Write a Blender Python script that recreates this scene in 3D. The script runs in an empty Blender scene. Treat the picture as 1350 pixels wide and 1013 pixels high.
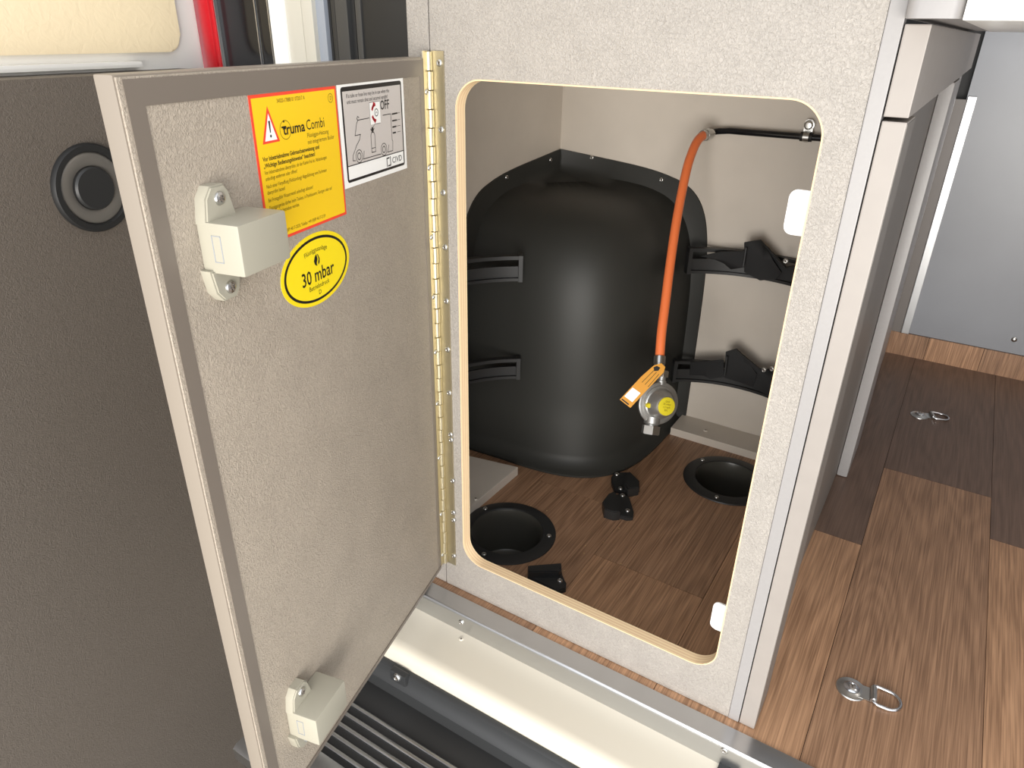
import bpy, bmesh, math, random
from mathutils import Vector, Matrix
random.seed(3)
S = bpy.context.scene
COL = S.collection

# ------------------------------------------------------------------ camera
R = [(0.8458, 0.5333, 0.0172), (0.2523, -0.3713, -0.8936), (-0.4701, 0.7601, -0.4486)]
F = 930.6
CX, CY = 675.0, 506.5
CAM = Vector((0, -.62, .718))
cd = bpy.data.cameras.new('camera'); cam = bpy.data.objects.new('camera', cd); COL.objects.link(cam)
rx, dy, fz = [Vector(v) for v in R]
cam.matrix_world = Matrix(((rx.x, -dy.x, -fz.x, CAM.x), (rx.y, -dy.y, -fz.y, CAM.y), (rx.z, -dy.z, -fz.z, CAM.z), (0, 0, 0, 1)))
cd.sensor_width = 36; cd.lens = F / 1350 * 36; cd.clip_start = .01; cd.clip_end = 200
S.camera = cam

# ------------------------------------------------------------------ light
W = bpy.data.worlds.new('sky'); S.world = W; W.use_nodes = True
bg = W.node_tree.nodes['Background']; bg.inputs[0].default_value = (0.92, 0.95, 1.0, 1); bg.inputs[1].default_value = 1.0
def area(name, loc, tgt, sx, sy, power, col):
    l = bpy.data.lights.new(name, 'AREA'); l.shape = 'RECTANGLE'; l.size = sx; l.size_y = sy; l.energy = power; l.color = col
    o = bpy.data.objects.new(name, l); COL.objects.link(o); o.location = loc
    o.rotation_euler = (Vector(tgt) - Vector(loc)).to_track_quat('-Z', 'Y').to_euler(); return o
area('daylight_bounce', (.34, -1.62, .32), (-.33, .4, .40), 1.3, .9, 29, (1.0, .955, .89))
area('interior_fill', (.75, .55, 1.75), (.6, .5, 0), .5, .9, 5, (1.0, .93, .85))  # unseen soft area light above the interior floor, no visible fitting
vs = S.view_settings
vs.view_transform = 'Standard'; vs.look = 'None'; vs.gamma = 1; vs.use_curve_mapping = False; vs.exposure = 0.62

# ------------------------------------------------------------------ pixel rays to points on real planes
def ray(x, y):
    a, b = (x - CX) / F, (y - CY) / F
    return rx * a + dy * b + fz
def PY(x, y, Y): r = ray(x, y); return CAM + r * ((Y - CAM.y) / r.y)
def PX(x, y, X): r = ray(x, y); return CAM + r * ((X - CAM.x) / r.x)
def PZ(x, y, Z=0): r = ray(x, y); return CAM + r * ((Z - CAM.z) / r.z)
def PD(x, y, d): return CAM + ray(x, y) * d

# ------------------------------------------------------------------ materials
MATS = {}
def lin(c): return tuple(((v / 255) / 12.92 if v / 255 <= .04045 else ((v / 255 + .055) / 1.055) ** 2.4) for v in c)
def mat(name, c, rough=.5, metal=0, grain=None, mottle=None, spec=.5, coat=0):
    """c in sRGB 0-255. grain=(scale,strength,distance,(sx,sy,sz)); mottle=(scale,amount)"""
    m = bpy.data.materials.new(name); m.use_nodes = True; MATS[name] = m
    nt = m.node_tree; b = nt.nodes['Principled BSDF']; L = nt.links.new
    b.inputs['Base Color'].default_value = (*lin(c), 1); b.inputs['Roughness'].default_value = rough
    b.inputs['Metallic'].default_value = metal; b.inputs['Specular IOR Level'].default_value = spec
    b.inputs['Coat Weight'].default_value = coat
    tc = nt.nodes.new('ShaderNodeTexCoord')
    geo = nt.nodes.new('ShaderNodeNewGeometry')
    if mottle:
        n = nt.nodes.new('ShaderNodeTexNoise'); n.inputs['Scale'].default_value = mottle[0]; n.inputs['Detail'].default_value = 5
        L(geo.outputs['Position'], n.inputs['Vector'])
        mr = nt.nodes.new('ShaderNodeMapRange'); mr.inputs[1].default_value = .3; mr.inputs[2].default_value = .7
        mr.inputs[3].default_value = 1 - mottle[1]; mr.inputs[4].default_value = 1 + mottle[1]; L(n.outputs['Fac'], mr.inputs[0])
        mx = nt.nodes.new('ShaderNodeMix'); mx.data_type = 'RGBA'; mx.blend_type = 'MULTIPLY'; mx.inputs[0].default_value = 1
        mx.inputs[6].default_value = (*lin(c), 1); L(mr.outputs[0], mx.inputs[7]); L(mx.outputs[2], b.inputs['Base Color'])
    if grain and len(grain) == 3 and grain[1] > .3:
        gn = nt.nodes.new('ShaderNodeTexNoise'); gn.inputs['Scale'].default_value = grain[0]; gn.inputs['Detail'].default_value = 3; gn.inputs['Distortion'].default_value = 1.2
        L(geo.outputs['Position'], gn.inputs['Vector'])
        g2 = nt.nodes.new('ShaderNodeMapRange'); g2.inputs[1].default_value = .36; g2.inputs[2].default_value = .64; g2.inputs[3].default_value = .88; g2.inputs[4].default_value = 1.08; L(gn.outputs['Fac'], g2.inputs[0])
        m2 = nt.nodes.new('ShaderNodeMix'); m2.data_type = 'RGBA'; m2.blend_type = 'MULTIPLY'; m2.inputs[0].default_value = 1; m2.inputs[6].default_value = (*lin(c), 1)
        if mottle: L(mx.outputs[2], m2.inputs[6])
        L(g2.outputs[0], m2.inputs[7]); L(m2.outputs[2], b.inputs['Base Color'])
    if grain:
        n = nt.nodes.new('ShaderNodeTexNoise'); n.inputs['Scale'].default_value = grain[0]; n.inputs['Detail'].default_value = 3
        n.inputs['Distortion'].default_value = 1.2; mp = nt.nodes.new('ShaderNodeMapping')
        mp.inputs['Scale'].default_value = grain[3] if len(grain) > 3 else (1, 1, 1)
        L(geo.outputs['Position'], mp.inputs[0]); L(mp.outputs[0], n.inputs['Vector'])
        bp = nt.nodes.new('ShaderNodeBump'); bp.inputs['Strength'].default_value = grain[1]; bp.inputs['Distance'].default_value = grain[2]
        L(n.outputs['Fac'], bp.inputs['Height']); L(bp.outputs[0], b.inputs['Normal'])
    return m
def wood(name, lo, hi, fine=1.0):
    m = bpy.data.materials.new(name); m.use_nodes = True; nt = m.node_tree; b = nt.nodes['Principled BSDF']; L = nt.links.new
    geo = nt.nodes.new('ShaderNodeNewGeometry'); oi = nt.nodes.new('ShaderNodeObjectInfo')
    add = nt.nodes.new('ShaderNodeVectorMath'); add.operation = 'ADD'; L(geo.outputs['Position'], add.inputs[0])
    mul = nt.nodes.new('ShaderNodeMath'); mul.operation = 'MULTIPLY'; mul.inputs[1].default_value = 7; L(oi.outputs['Random'], mul.inputs[0])
    cmb = nt.nodes.new('ShaderNodeCombineXYZ'); L(mul.outputs[0], cmb.inputs[0]); L(mul.outputs[0], cmb.inputs[1]); L(cmb.outputs[0], add.inputs[1])
    def noise(sc, det, dist):
        mp = nt.nodes.new('ShaderNodeMapping'); mp.inputs['Scale'].default_value = sc; L(add.outputs[0], mp.inputs[0])
        n = nt.nodes.new('ShaderNodeTexNoise'); n.inputs['Scale'].default_value = 1; n.inputs['Detail'].default_value = det
        n.inputs['Distortion'].default_value = dist; L(mp.outputs[0], n.inputs[0]); return n.outputs['Fac']
    mp = nt.nodes.new('ShaderNodeMapping'); mp.inputs['Scale'].default_value = (11, 1.6, 1); L(add.outputs[0], mp.inputs[0])
    n0 = nt.nodes.new('ShaderNodeTexNoise'); n0.inputs['Scale'].default_value = 1; n0.inputs['Detail'].default_value = 1; L(mp.outputs[0], n0.inputs[0])
    sn = nt.nodes.new('ShaderNodeMath'); sn.operation = 'MULTIPLY'; sn.inputs[1].default_value = 90; L(n0.outputs['Fac'], sn.inputs[0])
    sn2 = nt.nodes.new('ShaderNodeMath'); sn2.operation = 'SINE'; L(sn.outputs[0], sn2.inputs[0])
    a = noise((150, 7, 10), 4, .4); c = noise((520, 9, 10), 4, .3)
    def ma(op, x, y):
        k = nt.nodes.new('ShaderNodeMath'); k.operation = op
        for i, v in enumerate((x, y)):
            if isinstance(v, (int, float)): k.inputs[i].default_value = v
            else: L(v, k.inputs[i])
        return k.outputs[0]
    v = ma('ADD', ma('MULTIPLY', sn2.outputs[0], .045), ma('ADD', ma('MULTIPLY', a, .45), ma('MULTIPLY', c, 1.0 * fine)))
    mr = nt.nodes.new('ShaderNodeMapRange'); mr.inputs[1].default_value = .225 + .5 * fine - .17; mr.inputs[2].default_value = .225 + .5 * fine + .21; L(v, mr.inputs[0])
    mx = nt.nodes.new('ShaderNodeMix'); mx.data_type = 'RGBA'; mx.inputs[6].default_value = (*lin(lo), 1); mx.inputs[7].default_value = (*lin(hi), 1)
    L(mr.outputs[0], mx.inputs[0]); L(mx.outputs[2], b.inputs['Base Color']); b.inputs['Roughness'].default_value = .42
    bp = nt.nodes.new('ShaderNodeBump'); bp.inputs['Strength'].default_value = .25; bp.inputs['Distance'].default_value = .0006
    L(v, bp.inputs['Height']); L(bp.outputs[0], b.inputs['Normal']); MATS[name] = m; return m
def ply(name):
    m = bpy.data.materials.new(name); m.use_nodes = True; nt = m.node_tree; b = nt.nodes['Principled BSDF']; L = nt.links.new
    geo = nt.nodes.new('ShaderNodeNewGeometry'); sp = nt.nodes.new('ShaderNodeSeparateXYZ'); L(geo.outputs['Position'], sp.inputs[0])
    w = nt.nodes.new('ShaderNodeMath'); w.operation = 'MULTIPLY'; w.inputs[1].default_value = 6.2832 / .0042; L(sp.outputs[1], w.inputs[0])
    s = nt.nodes.new('ShaderNodeMath'); s.operation = 'SINE'; L(w.outputs[0], s.inputs[0])
    n = nt.nodes.new('ShaderNodeTexNoise'); n.inputs['Scale'].default_value = 90; L(geo.outputs['Position'], n.inputs[0])
    ad = nt.nodes.new('ShaderNodeMath'); ad.operation = 'ADD'; L(s.outputs[0], ad.inputs[0]); L(n.outputs['Fac'], ad.inputs[1])
    cr = nt.nodes.new('ShaderNodeValToRGB'); cr.color_ramp.elements[0].color = (*lin((236, 202, 160)), 1); cr.color_ramp.elements[1].color = (*lin((248, 222, 180)), 1)
    cr.color_ramp.elements[0].position = .1; cr.color_ramp.elements[1].position = .75
    L(ad.outputs[0], cr.inputs[0]); L(cr.outputs[0], b.inputs['Base Color']); b.inputs['Roughness'].default_value = .7; MATS[name] = m
GR = (430, .9, .0012)
mat('panel_textured', (162, 156, 149), .42, grain=GR, mottle=(35, .05))
mat('door_textured', (166, 155, 141), .45, grain=GR, mottle=(25, .05))
mat('panel_smooth', (152, 149, 148), .35, mottle=(300, .02))
mat('front_laminate', (152, 145, 139), .4, mottle=(40, .03))
mat('locker_wall', (208, 199, 187), .45, mottle=(12, .04))
mat('warm_grey', (118, 109, 100), .4)
mat('edge_band', (140, 130, 118), .4)
ply('plywood')
mat('black_plastic', (40, 40, 40), .45, grain=(900, .12, .0003))
mat('arch_plastic', (48, 48, 45), .52, spec=.36, grain=(700, .10, .0003))
mat('black_rubber', (30, 30, 30), .55)
mat('cup_plastic', (72, 70, 64), .33)  # lighter than the flange: the reflection inside the cup is put into the colour
mat('bin_plastic', (96, 88, 80), .5, grain=(420, .8, .0012))
mat('dark_gloss', (22, 23, 26), .12)
mat('grey_gloss', (52, 53, 54), .38)
mat('jamb_cream', (196, 193, 182), .4)
mat('strip_dark', (62, 62, 62), .4)
mat('seal_pale', (150, 156, 166), .4)
mat('inner_grey', (118, 113, 108), .45)
mat('rear_post_grey', (120, 114, 110), .4)
mat('latch_metal', (126, 122, 116), .4, metal=.5)
mat('red_plastic', (196, 22, 32), .25, coat=.4)
mat('white_paint', (246, 244, 238), .3)
mat('cream_vinyl', (242, 224, 188), .5, grain=(70, .28, .002))
mat('cream_plastic', (220, 212, 195), .35)
mat('ivory_plastic', (170, 166, 151), .38)
mat('alu', (196, 197, 198), .3, metal=1, grain=(300, .05, .0003, (.03, 1, 1)))
mat('alu_bright', (222, 224, 228), .2, metal=1)
mat('nickel', (206, 196, 168), .42, metal=1, grain=(260, .12, .0004, (1, 1, .1)))
mat('zinc', (206, 206, 204), .28, metal=1)
mat('cast_zinc', (186, 186, 184), .38, metal=.9, mottle=(200, .08))
mat('hose_orange', (236, 122, 68), .42)
mat('disc_yellow', (206, 190, 40), .4)
mat('tag_orange', (214, 150, 52), .45)
mat('print_yellow', (248, 204, 30), .4)
mat('print_lemon', (248, 222, 28), .4)
mat('print_red', (240, 74, 50), .45)
mat('print_crimson', (200, 34, 48), .45)
mat('print_white', (250, 249, 245), .4)
mat('print_black', (24, 22, 22), .4)
mat('print_brown', (96, 78, 20), .5)
mat('print_grey', (205, 198, 192), .4)
mat('white_steel', (246, 246, 244), .3)
mat('rear_wall', (142, 145, 151), .32, mottle=(5, .05))
mat('subfloor', (40, 32, 26), .8)
mat('ground', (150, 147, 140), .9, mottle=(8, .1))
mat('ceiling_white', (225, 222, 216), .6)
mat('dust', (200, 170, 120), .8)
mat('webbing', (26, 26, 27), .75, grain=(900, .5, .0004))
wood('wood_light', (146, 110, 82), (200, 156, 120))
wood('wood_mid', (130, 98, 74), (178, 139, 108))
wood('wood_dark', (96, 75, 62), (126, 101, 86), .6)

# ------------------------------------------------------------------ object helpers
WL = {}
def thing(name, label, cat, loc, group=None):
    o = bpy.data.objects.new(name, None); COL.objects.link(o); o.empty_display_size = .02
    o.location = loc; WL[o.name] = Vector(loc); o['label'] = label; o['category'] = cat
    if group: o['group'] = group
    return o
def tag(o, label, cat, group=None):
    o['label'] = label; o['category'] = cat
    if group: o['group'] = group
    return o
def fin(bm, name, mats, parent=None, label=None, smooth=None, kind=None):
    """link bm (world coordinates) as one mesh object, origin at its centre"""
    if not isinstance(mats, (list, tuple)): mats = [mats]
    bm.normal_update()
    lo = Vector([min(v.co[i] for v in bm.verts) for i in range(3)]); hi = Vector([max(v.co[i] for v in bm.verts) for i in range(3)])
    c = (lo + hi) / 2
    for v in bm.verts: v.co -= c
    me = bpy.data.meshes.new(name); bm.to_mesh(me); bm.free()
    for m in mats: me.materials.append(MATS[m])
    o = bpy.data.objects.new(name, me); COL.objects.link(o)
    if smooth is not None:
        me.polygons.foreach_set('use_smooth', [True] * len(me.polygons)); me.set_sharp_from_angle(angle=math.radians(smooth))
    WL[o.name] = c
    if parent: o.parent = parent; o.location = c - WL[parent.name]
    else: o.location = c
    if label: o['label'] = label
    if kind: o['kind'] = kind
    return o
def box(bm, a, b, mi=0, M=None, bev=0):
    a, b = Vector(a), Vector(b); s = b - a
    m = Matrix.Translation((a + b) / 2) @ Matrix.Diagonal((abs(s.x), abs(s.y), abs(s.z), 1))
    r = bmesh.ops.create_cube(bm, size=1, matrix=m)
    vs_ = r['verts']; fs = {f for v in vs_ for f in v.link_faces}
    for f in fs: f.material_index = mi
    if bev:
        es = list({e for v in vs_ for e in v.link_edges})
        rr = bmesh.ops.bevel(bm, geom=es, offset=bev, segments=2, affect='EDGES', profile=.7)
        vs_ = list({v for f in rr['faces'] for v in f.verts} | {v for v in vs_ if v.is_valid})
        for v in vs_:
            for f in v.link_faces: f.material_index = mi
    if M is not None: bmesh.ops.transform(bm, matrix=M, verts=vs_)
    return vs_
def frame_from(zdir, origin, xdir=None):
    z = Vector(zdir).normalized(); x = Vector(xdir) if xdir else (Vector((1, 0, 0)) if abs(z.x) < .9 else Vector((0, 1, 0)))
    x = (x - z * x.dot(z)).normalized(); y = z.cross(x)
    return Matrix(((x.x, y.x, z.x, origin[0]), (x.y, y.y, z.y, origin[1]), (x.z, y.z, z.z, origin[2]), (0, 0, 0, 1)))
def lathe(bm, prof, M, n=32, mi=0, cap=True):
    rings = []
    for r, h in prof:
        if r < 1e-6: rings.append([bm.verts.new(M @ Vector((0, 0, h)))])
        else: rings.append([bm.verts.new(M @ Vector((r * math.cos(2 * math.pi * i / n), r * math.sin(2 * math.pi * i / n), h))) for i in range(n)])
    for A, B in zip(rings, rings[1:]):
        for i in range(n):
            j = (i + 1) % n
            if len(A) == 1 and len(B) == 1: continue
            if len(A) == 1: f = bm.faces.new((A[0], B[j], B[i])) if False else bm.faces.new((A[0], B[i], B[j]))
            elif len(B) == 1: f = bm.faces.new((A[i], B[0], A[j]))
            else: f = bm.faces.new((A[i], B[i], B[j], A[j]))
            f.material_index = mi; f.smooth = True
def tube(bm, pts, r, n=12, mi=0, closed=False, cap=True):
    pts = [Vector(p) for p in pts]; N = len(pts); rs = r if isinstance(r, (list, tuple)) else [r] * N
    rings = []; up = None
    for i, p in enumerate(pts):
        a = pts[(i - 1) % N] if (i or closed) else p; b = pts[(i + 1) % N] if (i < N - 1 or closed) else p
        t = (b - a).normalized()
        if up is None: up = t.orthogonal().normalized()
        up = (up - t * up.dot(t)).normalized(); s = t.cross(up)
        rings.append([bm.verts.new(p + (up * math.cos(2 * math.pi * k / n) + s * math.sin(2 * math.pi * k / n)) * rs[i]) for k in range(n)])
    pr = list(zip(rings, rings[1:])) + ([(rings[-1], rings[0])] if closed else [])
    for A, B in pr:
        for k in range(n):
            f = bm.faces.new((A[k], A[(k + 1) % n], B[(k + 1) % n], B[k])); f.material_index = mi
    if cap and not closed:
        for q in (rings[0][::-1], rings[-1]): bm.faces.new(q).material_index = mi
def prism(bm, poly, M, h, mi=0, bev=0):
    """poly 2D (CCW) extruded from 0 to h along M's z"""
    A = [bm.verts.new(M @ Vector((x, y, 0))) for x, y in poly]; B = [bm.verts.new(M @ Vector((x, y, h))) for x, y in poly]
    n = len(poly); top = bm.faces.new(B); top.material_index = mi; bm.faces.new(A[::-1]).material_index = mi
    for i in range(n): bm.faces.new((A[i], A[(i + 1) % n], B[(i + 1) % n], B[i])).material_index = mi
    if bev: 
        r = bmesh.ops.bevel(bm, geom=list(top.edges), offset=bev, segments=2, affect='EDGES')
        for f in r['faces']: f.material_index = mi
def rrect(x0, y0, x1, y1, r, n=8):
    out = []
    for cx, cy, a in ((x1 - r, y0 + r, -90), (x1 - r, y1 - r, 0), (x0 + r, y1 - r, 90), (x0 + r, y0 + r, 180)):
        for k in range(n + 1):
            t = math.radians(a + 90 * k / n); out.append((cx + r * math.cos(t), cy + r * math.sin(t)))
    return out
def ringplate(bm, outer, inner, M, h, mi=0, mside=None):
    """outer/inner loops with the same count -> plate with a hole"""
    n = len(outer)
    V = [[bm.verts.new(M @ Vector((x, y, z))) for x, y in L] for L in (outer, inner) for z in (0, h)]
    o0, o1, i0, i1 = V
    for k in range(n):
        j = (k + 1) % n
        for q, m in (((o1[k], o1[j], i1[j], i1[k]), mi), ((o0[j], o0[k], i0[k], i0[j]), mi), ((o0[k], o0[j], o1[j], o1[k]), mi), ((i1[k], i1[j], i0[j], i0[k]), mi if mside is None else mside)):
            bm.faces.new(q).material_index = m
def NB(): return bmesh.new()

_sc = {}
def screw(M, parent, r=.004, mt='zinc', name='screw'):
    """countersunk cross-head screw, mesh shared; M places its head facing +Z"""
    key = (round(r, 4), mt)
    if key not in _sc:
        bm = NB(); lathe(bm, [(0, r * .18), (r * .35, r * .18), (r * .42, r * .45), (r * .8, r * .38), (r, r * .12), (r, -r * .25)], Matrix.Identity(4), 14)
        for a in (0, math.pi / 2): box(bm, (-r * .5, -r * .09, r * .3), (r * .5, r * .09, r * .47), 1, Matrix.Rotation(a, 4, 'Z'))
        me = bpy.data.meshes.new('screw'); bm.to_mesh(me); bm.free(); me.materials.append(MATS[mt]); me.materials.append(MATS['warm_grey']); _sc[key] = me
    o = bpy.data.objects.new(name, _sc[key]); COL.objects.link(o); o.parent = parent
    o.matrix_local = Matrix.Translation(-WL[parent.name]) @ M
    return o

# ================================================================== SETTING
ZO0, ZO1, XO0, XO1 = .058, .674, -.4575, -.102          # locker opening
YB, XL = .65, -.685                                      # locker back and left walls
PW = .172
vents = [(-.477, .145), (-.226, .488)]; VR = .078
cutb = NB()
for vx, vy in vents: lathe(cutb, [(0, -.3), (.058, -.3), (.058, .1), (0, .1)], Matrix.Translation((vx, vy, 0)), 40)
bmesh.ops.recalc_face_normals(cutb, faces=cutb.faces)
cutter = fin(cutb, 'cutter', 'subfloor')
def cut(o):
    md = o.modifiers.new('b', 'BOOLEAN'); md.operation = 'DIFFERENCE'; md.object = cutter; md.solver = 'EXACT'
    bpy.context.view_layer.update()
    me = bpy.data.meshes.new_from_object(o.evaluated_get(bpy.context.evaluated_depsgraph_get()))
    o.modifiers.clear(); old = o.data; o.data = me; bpy.data.meshes.remove(old)
bm = NB(); box(bm, (-.86, -.012, -.03), (1.2, 1.32, -.004)); floor = fin(bm, 'floor', 'subfloor', kind='structure'); cut(floor)
joints = {-3: [.62], -2: [.30], -1: [.174], 0: [.427], 1: [.693], 2: [.56], 3: [.25, 1.0], 4: [.8], 5: [.4], 6: [.7], 7: [.2]}
tones = {(-3, 0): 'wood_mid', (-2, 0): 'wood_mid', (-2, 1): 'wood_mid', (-1, 0): 'wood_light', (-1, 1): 'wood_mid', (0, 0): 'wood_light', (0, 1): 'wood_dark', (1, 0): 'wood_mid', (1, 1): 'wood_dark', (2, 0): 'wood_light', (2, 1): 'wood_dark'}
for k in range(-3, 8):
    xs0 = -.337 + PW * (k + 1); xs = [-.012] + joints[k] + [1.29]
    for j in range(len(xs) - 1):
        bm = NB(); g = .00035
        box(bm, (xs0 + g, xs[j] + g, -.004), (xs0 + PW - g, xs[j + 1] - g, 0))
        p = fin(bm, 'plank', tones.get((k, j), random.choice(['wood_mid', 'wood_dark', 'wood_light'])), floor)
        if any(abs(vx - (xs0 + PW / 2)) < PW / 2 + .06 and xs[j] - .06 < vy < xs[j + 1] + .06 for vx, vy in vents): cut(p)
bpy.data.objects.remove(cutter)

def struct(name, a, b, m, bev=0):
    bm = NB(); box(bm, a, b, bev=bev); return fin(bm, name, m, kind='structure')
struct('wall_back', (-.042, 1.295, .058), (1.2, 1.32, 1.9), 'rear_wall')
struct('wall_right', (1.2, -.03, -.03), (1.23, 1.32, 1.9), 'panel_smooth')
struct('wall_front', (.62, -.03, -.03), (1.2, -.002, 1.9), 'panel_smooth')
struct('ceiling', (-.9, -.03, 1.9), (1.23, 1.7, 1.93), 'ceiling_white')
struct('wall_left', (-.9, .70, -.03), (-.70, 1.7, 1.9), 'panel_smooth')
# wooden step riser below the rear wall, three boards
rs = struct('trim_1', (-.075, 1.292, -.02), (1.2, 1.315, .056), 'subfloor')
for i, (a, b, m) in enumerate(((-.075, .0235, 'wood_mid'), (.0245, .14, 'wood_light'), (.141, .33, 'wood_mid'), (.331, .7, 'wood_light'), (.701, 1.2, 'wood_mid'))):
    bm = NB(); box(bm, (a, 1.287, 0), (b, 1.2925, .058)); fin(bm, 'plank', m, rs)
bm = NB(); box(bm, (-.040, 1.286, .058), (-.023, 1.296, .607), bev=.001); fin(bm, 'trim_2', 'alu', kind='structure')
bm = NB(); box(bm, (-.11, 1.290, .058), (-.041, 1.300, .600)); fin(bm, 'trim_5', 'rear_post_grey', kind='structure')
bm = NB(); box(bm, (-.30, 1.33, 0), (.1, 1.34, 1.2)); fin(bm, 'gap_shade', 'black_rubber', kind='structure')  # black sheet that paints the darkness in the gap behind the kitchen unit
c = PY(1337, 448, 1.294); bm = NB(); lathe(bm, [(0, .002), (.005, .0015), (.006, 0)], frame_from((0, -1, 0), c), 16); fin(bm, 'trim_4', 'zinc', kind='structure', smooth=60)
# outside ground
bm = NB(); box(bm, (-6, -6, -.62), (6, 3, -.56)); fin(bm, 'ground', 'ground', kind='structure')

# ================================================================== GAS LOCKER CABINET
cab = thing('locker_cabinet', 'grey textured gas locker cabinet with rounded plywood-edged opening and its door swung open', 'cabinet', (-.28, .3, 0))
Mf = Matrix(((1, 0, 0, 0), (0, 0, -1, 0), (0, 1, 0, 0), (0, 0, 0, 1)))      # local (x,z) drawn on plane y=0, extruding towards -y
def Mfy(y): return Matrix.Translation((0, y, 0)) @ Mf
hole = rrect(XO0, ZO0, XO1, ZO1, .03, 10)
def sq_outer(x0, z0, x1, z1, loop):
    cx, cz = (XO0 + XO1) / 2, (ZO0 + ZO1) / 2; out = []
    n = len(loop) // 4; cor = [(x1, z0), (x1, z1), (x0, z1), (x0, z0)]
    for i, (x, z) in enumerate(loop):
        q, k = divmod(i, n); C = cor[q]
        a = [(x, z0), (x1, z)] if q == 0 else [(x1, z), (x, z1)] if q == 1 else [(x, z1), (x0, z)] if q == 2 else [(x0, z), (x, z0)]
        out.append(a[0] if k < n // 2 else C if k == n // 2 else a[1])
    return out
bm = NB(); ringplate(bm, sq_outer(-.4875, .001, -.0766, .98, hole), hole, Mfy(.0145), .0145); fin(bm, 'front_panel', 'panel_textured', cab)
bm = NB(); ringplate(bm, rrect(XO0, ZO0, XO1, ZO1, .03, 10), rrect(XO0 + .0013, ZO0 + .0013, XO1 - .0013, ZO1 - .0013, .0287, 10), Mfy(.0148), .0152)
fin(bm, 'plywood_edge', 'plywood', cab, 'bare pale plywood edge of the opening', smooth=40)
bm = NB(); box(bm, (-.0763, -.0006, .001), (-.0645, .0145, .98), bev=.0008); fin(bm, 'edge_trim', 'panel_smooth', cab, 'smooth grey edge trim')
bm = NB(); box(bm, (-.5165, 0, .001), (-.4892, .0145, .98), bev=.001); fin(bm, 'side_stile', 'panel_textured', cab)
bm = NB(); box(bm, (-.4892, .003, .001), (-.4875, .014, .98)); fin(bm, 'gap_filler', 'black_rubber', cab)
bm = NB(); box(bm, (-.70, YB, 0), (-.066, YB + .012, .70)); fin(bm, 'back_wall', 'locker_wall', cab)
bm = NB(); box(bm, (XL - .012, .07, 0), (XL, YB, .70)); box(bm, (XL - .002, .0575, 0), (-.515, .0665, .70)); box(bm, (-.516, .0150, 0), (-.506, .0575, .70)); fin(bm, 'left_wall', 'locker_wall', cab)
bm = NB(); box(bm, (-.078, .0148, 0), (-.066, YB, .70)); fin(bm, 'right_wall', 'locker_wall', cab)
bm = NB(); box(bm, (XL, .07, .70), (-.066, YB, .712)); box(bm, (-.505, .0148, .70), (-.066, .07, .712)); fin(bm, 'top_wall', 'locker_wall', cab)
for (x0, z0, x1, z1) in ((-.122, .565, -.085, .603), (-.1195, .107, -.085, .146)):
    bm = NB(); prism(bm, rrect(x0, z0, x1, z1, .007), Mfy(.0175), .0022, bev=.0005); fin(bm, 'strike_plate', 'white_steel', cab, 'white painted strike plate', smooth=40)

# ---- locker door (plane through the hinge line)
P0 = Vector((-.4885, -.002, 0)); DU = Vector((.2177, -.9758, 0)); DN = Vector((.9758, .2177, 0))
# local axes: x = -u (to the right as read), y = up, z = out of the inner face
MD = Matrix(((-DU.x, 0, DN.x, P0.x), (-DU.y, 0, DN.y, P0.y), (0, 1, 0, 0), (0, 0, 0, 1)))
bm = NB()
box(bm, (-.3905, .040, -.0150), (-.0135, .6925, -.0012), 0, MD, .0015)
box(bm, (-.3893, .0412, -.0022), (-.0140, .6913, 0), 1, MD, .0006)
door = fin(bm, 'locker_door', ['edge_band', 'door_textured'], cab, 'grey textured door opened outwards with stickers and latches', smooth=35)
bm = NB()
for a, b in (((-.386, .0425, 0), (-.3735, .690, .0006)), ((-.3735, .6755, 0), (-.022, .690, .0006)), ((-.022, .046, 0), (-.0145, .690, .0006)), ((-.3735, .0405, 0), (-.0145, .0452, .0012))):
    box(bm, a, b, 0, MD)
fin(bm, 'rim_strip', 'warm_grey', door, 'smooth dark grey strip around the inner face')  # flat darker band along the rim of the door's inner face
bm = NB(); box(bm, (-.3900, .0365, -.013), (-.0135, .040, -.001), 0, MD); fin(bm, 'bottom_seal', 'black_rubber', door)

def catch(z0, ztab):
    bm = NB(); H = .033; u0, u1, h = -.3515, -.3020, .034
    box(bm, (u0, z0, 0), (u1, z0 + h, H), 0, MD, .0022)
    for s in (1, -1):
        cy = z0 + h if s > 0 else z0; xa = -.3365 if s > 0 else -.3400
        pts = [(-.015, -.002), (.015, -.002), (.010, .016), (.006, .021), (-.006, .021), (-.012, .014)]
        pts = [(xa + x, cy + s * y) for x, y in pts]
        if s < 0: pts = pts[::-1]
        prism(bm, pts, MD, .009, 0, .0012)
        lathe(bm, [(0, .0096), (.0018, .0096), (.0022, .0112), (.0040, .0105), (.0046, .0092), (.0046, .0088)], MD @ Matrix.Translation((xa, cy + s * .0125, 0)), 18, 1)
        for a in (.4, .4 + math.pi / 2): box(bm, (-.0026, -.0004, .0106), (.0026, .0004, .0115), 2, MD @ Matrix.Translation((xa, cy + s * .0125, 0)) @ Matrix.Rotation(a, 4, 'Z'))
    # shallow rectangular outline on the outer end face
    e = .00035
    for a, b in (((u0 - e, z0 + .008, .011), (u0, z0 + .0084, .018)), ((u0 - e, z0 + .0255, .011), (u0, z0 + .0259, .018)), ((u0 - e, z0 + .008, .011), (u0, z0 + .0259, .0114)), ((u0 - e, z0 + .008, .0176), (u0, z0 + .0259, .018))):
        box(bm, a, b, 3, MD)
    return fin(bm, 'latch_block', ['ivory_plastic', 'zinc', 'warm_grey', 'seal_pale'], door, 'ivory plastic latch housing with two screws', smooth=35)
catch(.5705, 0); catch(.1115, 0)

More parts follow.
